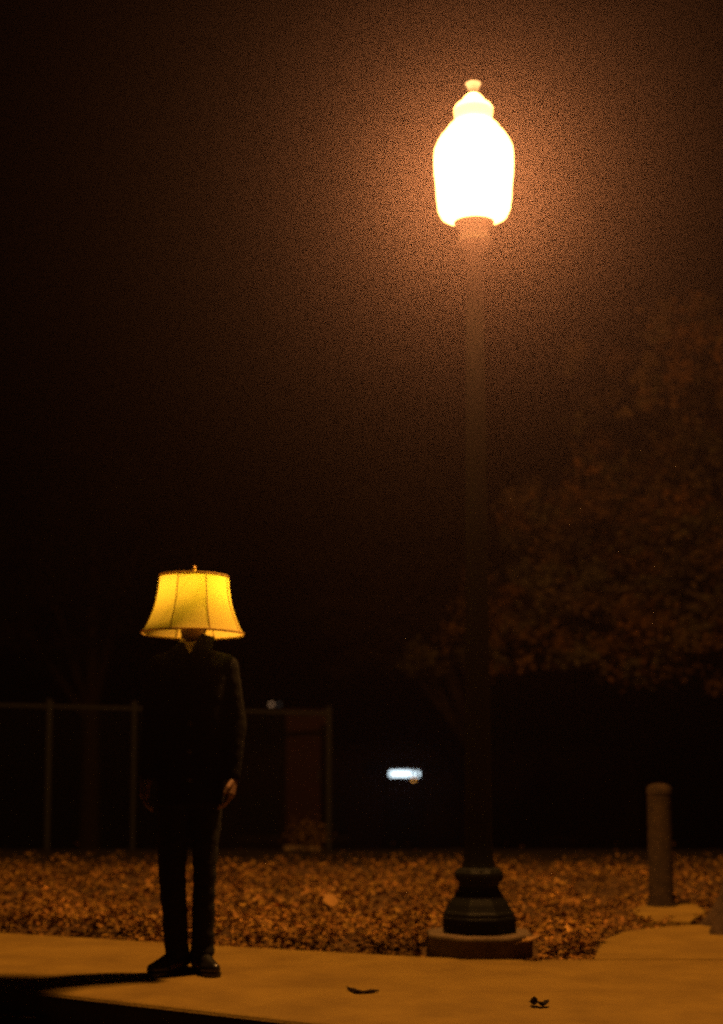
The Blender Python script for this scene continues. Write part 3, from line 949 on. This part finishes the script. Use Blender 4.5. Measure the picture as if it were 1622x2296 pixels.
# ------------------------------------------------------------------ far building with a lit tube under its canopy
BY = 42.0
gz = terrain(2, BY)
tl, tr_ = at_y(875, 1735, 40.0), at_y(937, 1735, 40.0)
bx = (tl.x + tr_.x) / 2
t = thing('low_building', 'dark low brick building far beyond the fence', 'building', (bx, BY, gz))
W_, D_, Hb = 13.0, 7.0, 3.5
MB().box((0.5, D_ / 2, Hb / 2 - .2), (W_, D_, Hb + .4)).build('wall', M['brick'], t, bevel=.02)
MB().box((0.5, D_ / 2, Hb + .13), (W_ + .5, D_ + .5, .22)).build('roof', M['roof'], t, bevel=.02)
dr = MB().box((0, -.03, 1.05), (1.0, .06, 2.1)).build('door', M['door'], t, bevel=.01)
MB().box((.38, -.085, 1.0), (.04, .05, .14)).build('handle', M['steel'], dr)
for wx in (-4.2, -2.2, 2.4, 4.6):
    wd = MB().box((wx, -.02, 1.6), (1.1, .10, 1.2)).build('window', M['roof'], t, bevel=.01)
    for sx in (-.26, .26):
        MB().box((wx + sx, -.078, 1.6), (.46, .02, 1.06)).build('pane', M['glass'], wd)
    MB().box((wx, -.05, .96), (1.25, .18, .07)).build('sill', M['concrete_dark'], wd)
CZ = tl.z - gz + .28
cn = MB().box((0, -1.3, CZ + .06), (2.2, 2.6, .12)).build('canopy', M['roof'], t, bevel=.01)
pc = at_y(948, 1700, 40.0)
for sx in (-(pc.x - bx), pc.x - bx):
    MB().box((sx, -2.45, CZ / 2), (.09, .09, CZ)).build('canopy_post', M['steel'], cn)
t = thing('tube_light', 'glowing blue-white tube light hanging under the far building canopy', 'light', ((tl.x + tr_.x) / 2, 40.0, tl.z))
ln = (tr_.x - tl.x)
MB().tube([(-ln / 2, 0, 0), (ln * .20, 0, 0)], .068, 14).build('tube', M['tube'], t, True)
MB().tube([(ln * .24, 0, 0), (ln * .36, 0, 0)], .066, 14).build('tube', M['tube'], t, True)
MB().tube([(ln * .46, 0, -.005), (ln * .54, 0, -.005)], .066, 14).build('tube', M['tube'], t, True)
MB().box((0, 0, .110), (ln * 1.1, .12, .06)).build('housing', M['white'], t, bevel=.006)
for sx in (-ln * .4, ln * .4):
    MB().tube([(sx, 0, .11), (sx, 0, .285)], .008, 6).build('hanger', M['steel'], t)
am = at_y(928, 1748, 39.8)
t = thing('amber_lamp', 'tiny amber lamp hanging just below the blue-white tube', 'light', am)
MB().ellipsoid((0, 0, 0), (.035, .035, .035), 12, 8).build('bulb', M['amber'], t, True)
MB().tube([(0, 0, .03), (0, .1, .12), (0, .18, tl.z - am.z + .10)], .006, 6).build('cord', M['steel'], t)

# far lamp post with two heads
fa, fb_ = at_y(609, 1578, 60), at_y(626, 1578, 60)
gz = terrain(fa.x, 60)
t = thing('far_lamp_post', 'far twin-headed lamp post glowing as two dots above the fence', 'street lamp', ((fa.x + fb_.x) / 2, 60, gz))
hz = fa.z - gz
MB().tube([(0, 0.1, -.1), (0, 0.1, hz + .1)], [.09, .05], 10).build('pole', M['steel'], t, True)
MB().tube([(fa.x - t.location.x, .05, hz + .1), (fb_.x - t.location.x, .05, hz + .1)], .03, 8).build('arm', M['steel'], t)
for q, m_ in ((fa, 'far_warm'), (fb_, 'far_dim')):
    hd = MB().lathe([(.03, .09), (.09, .06), (.10, .03), (.10, .02)], 14, (q.x - t.location.x, 0.05, hz)).build('lamp_head', M['steel'], t, True)
    MB().ellipsoid((q.x - t.location.x, 0.02, hz - .02), (.075, .075, .06), 12, 8).build('bulb', M[m_], hd, True)

# ------------------------------------------------------------------ night haze
hz_m = bpy.data.materials.new('night_haze')
hz_m.use_nodes = True
hz_m.cycles.volume_sampling = 'EQUIANGULAR'
nt = hz_m.node_tree
nt.nodes.clear()
pv = nt.nodes.new('ShaderNodeVolumePrincipled')
pv.inputs['Color'].default_value = (0.95, 0.68, 0.90, 1)
pv.inputs['Density'].default_value = HAZE_DENSITY
pv.inputs['Anisotropy'].default_value = HAZE_G
mo = nt.nodes.new('ShaderNodeOutputMaterial')
nt.links.new(pv.outputs[0], mo.inputs['Volume'])
o = MB().box((0, 30, 3.2), (300, 260, 14.4)).build('haze', hz_m)
tag(o, 'thin night haze glowing around the street lamp', 'haze', kind='stuff')
